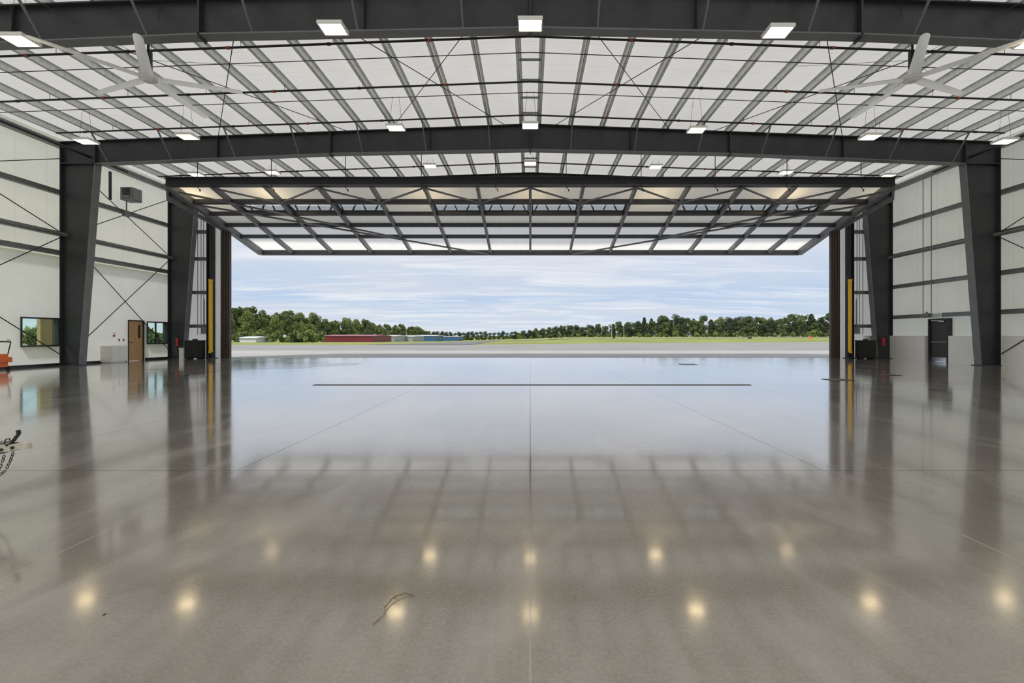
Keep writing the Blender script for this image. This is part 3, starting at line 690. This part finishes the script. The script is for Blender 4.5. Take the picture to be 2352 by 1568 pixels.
# trees
def tree_mesh(name, H, W, nleaf, leafs, seed, conifer=False, bush=False):
    rnd = random.Random(seed); g = G()
    if not bush:
        g.cyl((0, 0, 0), (0, 0, H*.7), H*.014, 7, 0, H*.006)
    blobs = []
    nb = 22 if not bush else 7
    for i in range(nb):
        if conifer:
            z = H*(.1+.83*i/nb); R = W*.5*(1-z/H)+.35; c = Vector((0, 0, z)); blobs.append((c, R, .7))
        else:
            z = H*((.1 if not bush else .25) + (.78 if not bush else .5)*rnd.random()); u = z/H
            rad = W*.36*(1 - .6*max(0, (u-.45)/.5)**1.5)
            a = rnd.random()*6.28; rr = rnd.random()**.5
            c = Vector((math.cos(a)*rad*rr, math.sin(a)*rad*rr, z)); blobs.append((c, W*(.12+.1*rnd.random()), 1.0))
            if not bush: g.cyl((0, 0, z*.6), c, H*.005, 5, 0, H*.002)
    for i in range(nleaf):
        c, R, fl = blobs[rnd.randrange(len(blobs))]
        d = Vector((rnd.gauss(0, 1), rnd.gauss(0, 1), rnd.gauss(0, 1))).normalized()
        p = c + Vector((d.x, d.y, d.z*fl))*R*(.65+.5*rnd.random())
        if p.z < .1: continue
        s = .18+.24*rnd.random()
        a = Vector((rnd.gauss(0, 1), rnd.gauss(0, 1), rnd.gauss(0, 1))).normalized(); b = a.cross(d).normalized() if abs(a.dot(d)) < .99 else Vector((1, 0, 0))
        a = (d*.35+a*.65).cross(b).normalized()
        g.add([p-a*s, p-b*s*.6, p+a*s, p+b*s*.6], [(0, 1, 2, 3)], 1 + (rnd.random() < .3))
    me = bpy.data.meshes.new(name); me.from_pydata([tuple(v) for v in g.v], [], g.f)
    for m in (M_BARK, leafs[0], leafs[1]): me.materials.append(m)
    me.polygons.foreach_set('material_index', g.m); me.update(); return me
TM = [tree_mesh('tree_mesh', 15, 8.5, 5000, (LEAFS[0], LEAFS[2]), 1), tree_mesh('tree_mesh', 15, 7.5, 4600, (LEAFS[0], LEAFS[1]), 2),
      tree_mesh('tree_mesh', 15, 9, 5200, (LEAFS[2], LEAFS[0]), 3), tree_mesh('tree_mesh', 15, 8, 4800, (LEAFS[1], LEAFS[0]), 4),
      tree_mesh('tree_mesh', 15, 5.5, 3600, (LEAFS[3], LEAFS[1]), 5, True), tree_mesh('tree_mesh', 15, 8, 4800, (LEAFS[3], LEAFS[1]), 6)]
BM = [tree_mesh('shrub_mesh', 3, 4, 900, (LEAFS[2], LEAFS[0]), 11, bush=True), tree_mesh('shrub_mesh', 3, 4.5, 900, (LEAFS[0], LEAFS[1]), 12, bush=True)]
def interp(tab, x):
    if x <= tab[0][0]: return tab[0][1]
    for (a, b), (c, d) in zip(tab[:-1], tab[1:]):
        if x <= c: return b + (d-b)*(x-a)/(c-a)
    return tab[-1][1]
def put(me, name, X, Y, H, h0, label, cat_, grp, wf=1.0):
    o = bpy.data.objects.new(name, me); COL.objects.link(o)
    s = H/h0; sw = wf*random.uniform(.9, 1.1)*(s if h0 < 10 else max(s, .75)); o.location = (X, Y, gz(X, Y)-.05); o.scale = (sw, sw, s)
    o.rotation_euler = (0, 0, random.random()*6.28); tag(o, label, cat_, grp)
LT = [(480, 702), (600, 699), (660, 710), (740, 718), (800, 727), (860, 733), (910, 741), (960, 746), (985, 755)]
RT = [(1185, 760), (1240, 751), (1300, 745), (1400, 741), (1480, 726), (1550, 720), (1640, 723), (1750, 721), (1860, 718), (1960, 716)]
for row in range(3):
    px = 500 + row*6
    while px < 985:
        Y = interp([(480, 190), (700, 250), (985, 430)], px) + row*11 + random.uniform(-3, 3)
        X = (px-1218)*Y/F; z0 = gz(X, Y)
        H = CH + (770 - interp(LT, px))*Y/F - z0; H *= random.uniform(.8, 1.05) if row else random.uniform(.55, .9)
        put(TM[random.choice((0, 1, 2, 2, 3, 1))], 'tree', X, Y, H, 15, 'leafy green deciduous tree at airfield edge', 'tree', 'woodland trees')
        px += 6.6*F/Y*random.uniform(.85, 1.2)
for row in range(3):
    px = 1180 + row*4
    while px < 1960:
        Y = interp([(1185, 480), (1500, 360), (1960, 290)], px) + row*12 + random.uniform(-4, 4)
        X = (px-1218)*Y/F; z0 = gz(X, Y)
        H = CH + (770 - interp(RT, px))*Y/F - z0; H *= random.uniform(.78, 1.06) if row else random.uniform(.55, .85)
        put(TM[random.choice((1, 3, 5, 5, 3, 4, 0))], 'tree', X, Y, H, 15, 'tall dark green tree in woodland edge', 'tree', 'woodland trees', 1.25 if px < 1480 else 1.1)
        px += (7.0 if px < 1480 else 7.4)*F/Y*random.uniform(.85, 1.15)
px = 985
while px < 1195:
    Y = 760 + random.uniform(-20, 20); X = (px-1218)*Y/F
    H = CH + (770 - 760)*Y/F - gz(X, Y); H *= random.uniform(.85, 1.05)
    put(TM[random.choice((3, 5))], 'tree', X, Y, H, 15, 'distant dark tree on the horizon', 'tree', 'woodland trees', 1.3)
    px += 10
for i in range(62):
    px = random.uniform(505, 735) if i < 28 else 1195 + (i-28)*22.5 + random.uniform(-5, 5)
    Y = random.uniform(150, 175) if i < 28 else interp([(1185, 462), (1500, 343), (1960, 272)], px)
    X = (px-1218)*Y/F
    put(BM[i % 2], 'shrub', X, Y, random.uniform(2.2, 4.8), 3, 'round light green shrub in grass', 'shrub', 'field shrubs')
for i in range(9):
    X = random.uniform(-56, -42); Y = 30 + i*4
    if X/Y > -.8: X = -.9*Y
    put(BM[i % 2], 'shrub', X, Y, random.uniform(2.0, 3), 3, 'green shrub seen through the side windows', 'shrub', 'side shrubs')
build(G().box(-24.3, -24.2, 22.4, 25.4, -.1, 2.6, 0).box(-24.2, -24.12, 22.4, 22.5, -.1, 2.7, 0).box(-24.2, -24.12, 25.3, 25.4, -.1, 2.7, 0).box(-24.2, -24.15, 22.4, 25.4, 2.3, 2.4, 0), 'plywood_fence', pm('tan_plywood', (.42, .30, .18), .7), label='tan plywood fence panel outside the window', category='fence')

# buildings
def shed(px0, px1, Y, pyt, wall, roofm, label, depth=25, doors=True, gable=.6):
    X0 = (px0-1218)*Y/F; X1 = (px1-1218)*Y/F; zb = gz((X0+X1)/2, Y)-.3; zt = CH+(770-pyt)*Y/F
    b = thing('storage_building', ((X0+X1)/2, Y, zb), label, 'building')
    build(G().box(X0, X1, Y, Y+depth, zb, zt-gable), 'walls', wall, parent=b)
    xm = Y+depth/2
    g = G().poly([(X0-.3, Y-.4, zt-gable), (X0-.3, xm, zt), (X0-.3, Y+depth+.4, zt-gable)], (X1-X0+.6, 0, 0))
    build(g, 'roof', roofm, parent=b)
    if doors:
        n = max(2, int((X1-X0)/7))
        for i in range(n):
            xa = X0 + (X1-X0)*(i+.15)/n; xb = X0 + (X1-X0)*(i+.85)/n
            build(G().box(xa, xb, Y-.06, Y, zb+.2, zt-gable-.5), 'bay_door', wall, parent=b)
MR = pm('dark_red_siding', (.17, .02, .03), .5); MRR = pm('pale_red_roof', (.30, .10, .12), .5)
MG = pm('grey_siding', (.33, .34, .36), .5); MB = pm('blue_siding', (.04, .12, .26), .5); MW = pm('white_roof', (.62, .63, .66), .5)
shed(737, 856, 185, 768, MR, MRR, 'long low dark red storage building')
shed(858, 905, 215, 769, MG, MW, 'low grey storage building with pale roof')
shed(906, 948, 235, 770, MG, MW, 'low grey building with white roof')
shed(950, 1000, 270, 769, MB, MW, 'low blue hangar building with white roof')
shed(1002, 1052, 310, 772, MB, MG, 'small distant blue hangar building')
shed(550, 588, 148, 772, MW, MW, 'small pale house among trees', 8, False)
# signs/poles
def field_sign(px, Y, mat, label):
    X = (px-1218)*Y/F; z = gz(X, Y)
    s = thing('runway_sign', (X, Y, z), label, 'sign', 'runway signs')
    build(G().box(X-.6, X+.6, Y-.1, Y+.1, z+.2, z+.75), 'sign_panel', mat, parent=s)
    for dx in (-.4, .4): build(G().box(X+dx-.04, X+dx+.04, Y-.04, Y+.04, z-.05, z+.2), 'leg', M_BLACK, parent=s)
field_sign(1722, 150, M_BLACK, 'black runway sign in grass'); field_sign(1862, 165, M_ORNG, 'orange runway sign in grass'); field_sign(1410, 200, M_BLACK, 'small black runway sign in grass')
for px in (1405, 1433):
    Y = 250; X = (px-1218)*Y/F; z = gz(X, Y)
    build(G().cyl((X, Y, z-.05), (X, Y, z+9), .09, 6, 0, .05).cyl((X-.3, Y, z+8.9), (X+.3, Y, z+8.9), .08, 6), 'light_pole', M_WHITE, label='slender white light pole on airfield', category='pole', group='airfield poles')

# ------------------------------------------------------------------ world
w = bpy.data.worlds.new('World'); scn.world = w; w.use_nodes = True; nt = w.node_tree
bg = nt.nodes['Background']
tc = nt.nodes.new('ShaderNodeTexCoord'); sp = nt.nodes.new('ShaderNodeSeparateXYZ'); nt.links.new(tc.outputs['Generated'], sp.inputs[0])
zr = nt.nodes.new('ShaderNodeValToRGB'); cr = zr.color_ramp
cr.elements[0].position = 0.0; cr.elements[0].color = (.63, .69, .79, 1)
cr.elements[1].position = 1.0; cr.elements[1].color = (.72, .75, .81, 1)
e = cr.elements.new(.03); e.color = (.52, .63, .78, 1)
e = cr.elements.new(.08); e.color = (.43, .57, .77, 1)
e = cr.elements.new(.17); e.color = (.58, .65, .77, 1)
nt.links.new(sp.outputs['Z'], zr.inputs['Fac'])
den = mth(nt, 'ADD', mth(nt, 'MAXIMUM', sp.outputs['Z'], 0.0), .07)
cx = mth(nt, 'DIVIDE', sp.outputs['X'], den); cy = mth(nt, 'DIVIDE', sp.outputs['Y'], den)
cb = nt.nodes.new('ShaderNodeCombineXYZ'); nt.links.new(cx, cb.inputs[0]); nt.links.new(cy, cb.inputs[1])
def cloud(scale, sx_, sy_, lo, hi, dist):
    mp = nt.nodes.new('ShaderNodeMapping'); mp.inputs['Scale'].default_value = (sx_, sy_, 1); nt.links.new(cb.outputs[0], mp.inputs[0])
    n = nt.nodes.new('ShaderNodeTexNoise'); n.inputs['Scale'].default_value = scale; n.inputs['Detail'].default_value = 9; n.inputs['Roughness'].default_value = .6
    n.inputs['Distortion'].default_value = dist
    nt.links.new(mp.outputs[0], n.inputs['Vector'])
    mr = nt.nodes.new('ShaderNodeMapRange'); mr.inputs['From Min'].default_value = lo; mr.inputs['From Max'].default_value = hi; nt.links.new(n.outputs['Fac'], mr.inputs['Value'])
    return mr.outputs[0]
c1 = cloud(.35, .6, 1.0, .38, .64, .5); c2 = cloud(1.1, .5, 1.4, .47, .68, .9)
col = mixc(nt, mth(nt, 'MULTIPLY', c1, .9), zr.outputs['Color'], (.64, .675, .74))
col = mixc(nt, mth(nt, 'MULTIPLY', c2, .7), col, (.84, .85, .88))
nt.links.new(col, bg.inputs[0]); bg.inputs[1].default_value = 1.0

sun = bpy.data.lights.new('sun', 'SUN'); sun.energy = 2.6; sun.angle = math.radians(6); sun.color = (1, .95, .87)
so = bpy.data.objects.new('sun', sun); COL.objects.link(so)
so.rotation_euler = Vector((-.35, -.50, .79)).to_track_quat('Z', 'Y').to_euler(); so.location = (0, 0, 40)

# ------------------------------------------------------------------ camera
cam = bpy.data.cameras.new('camera'); cam.lens = 36*F/2352; cam.sensor_width = 36; cam.clip_end = 10000
cam.shift_x = -42/2352; cam.shift_y = -14/2352
co = bpy.data.objects.new('camera', cam); COL.objects.link(co); co.location = (0, 0, CH); co.rotation_euler = (math.radians(90), 0, 0)
scn.camera = co
scn.view_settings.view_transform = 'Standard'
scn.view_settings.look = 'None'
scn.view_settings.exposure = 0.12
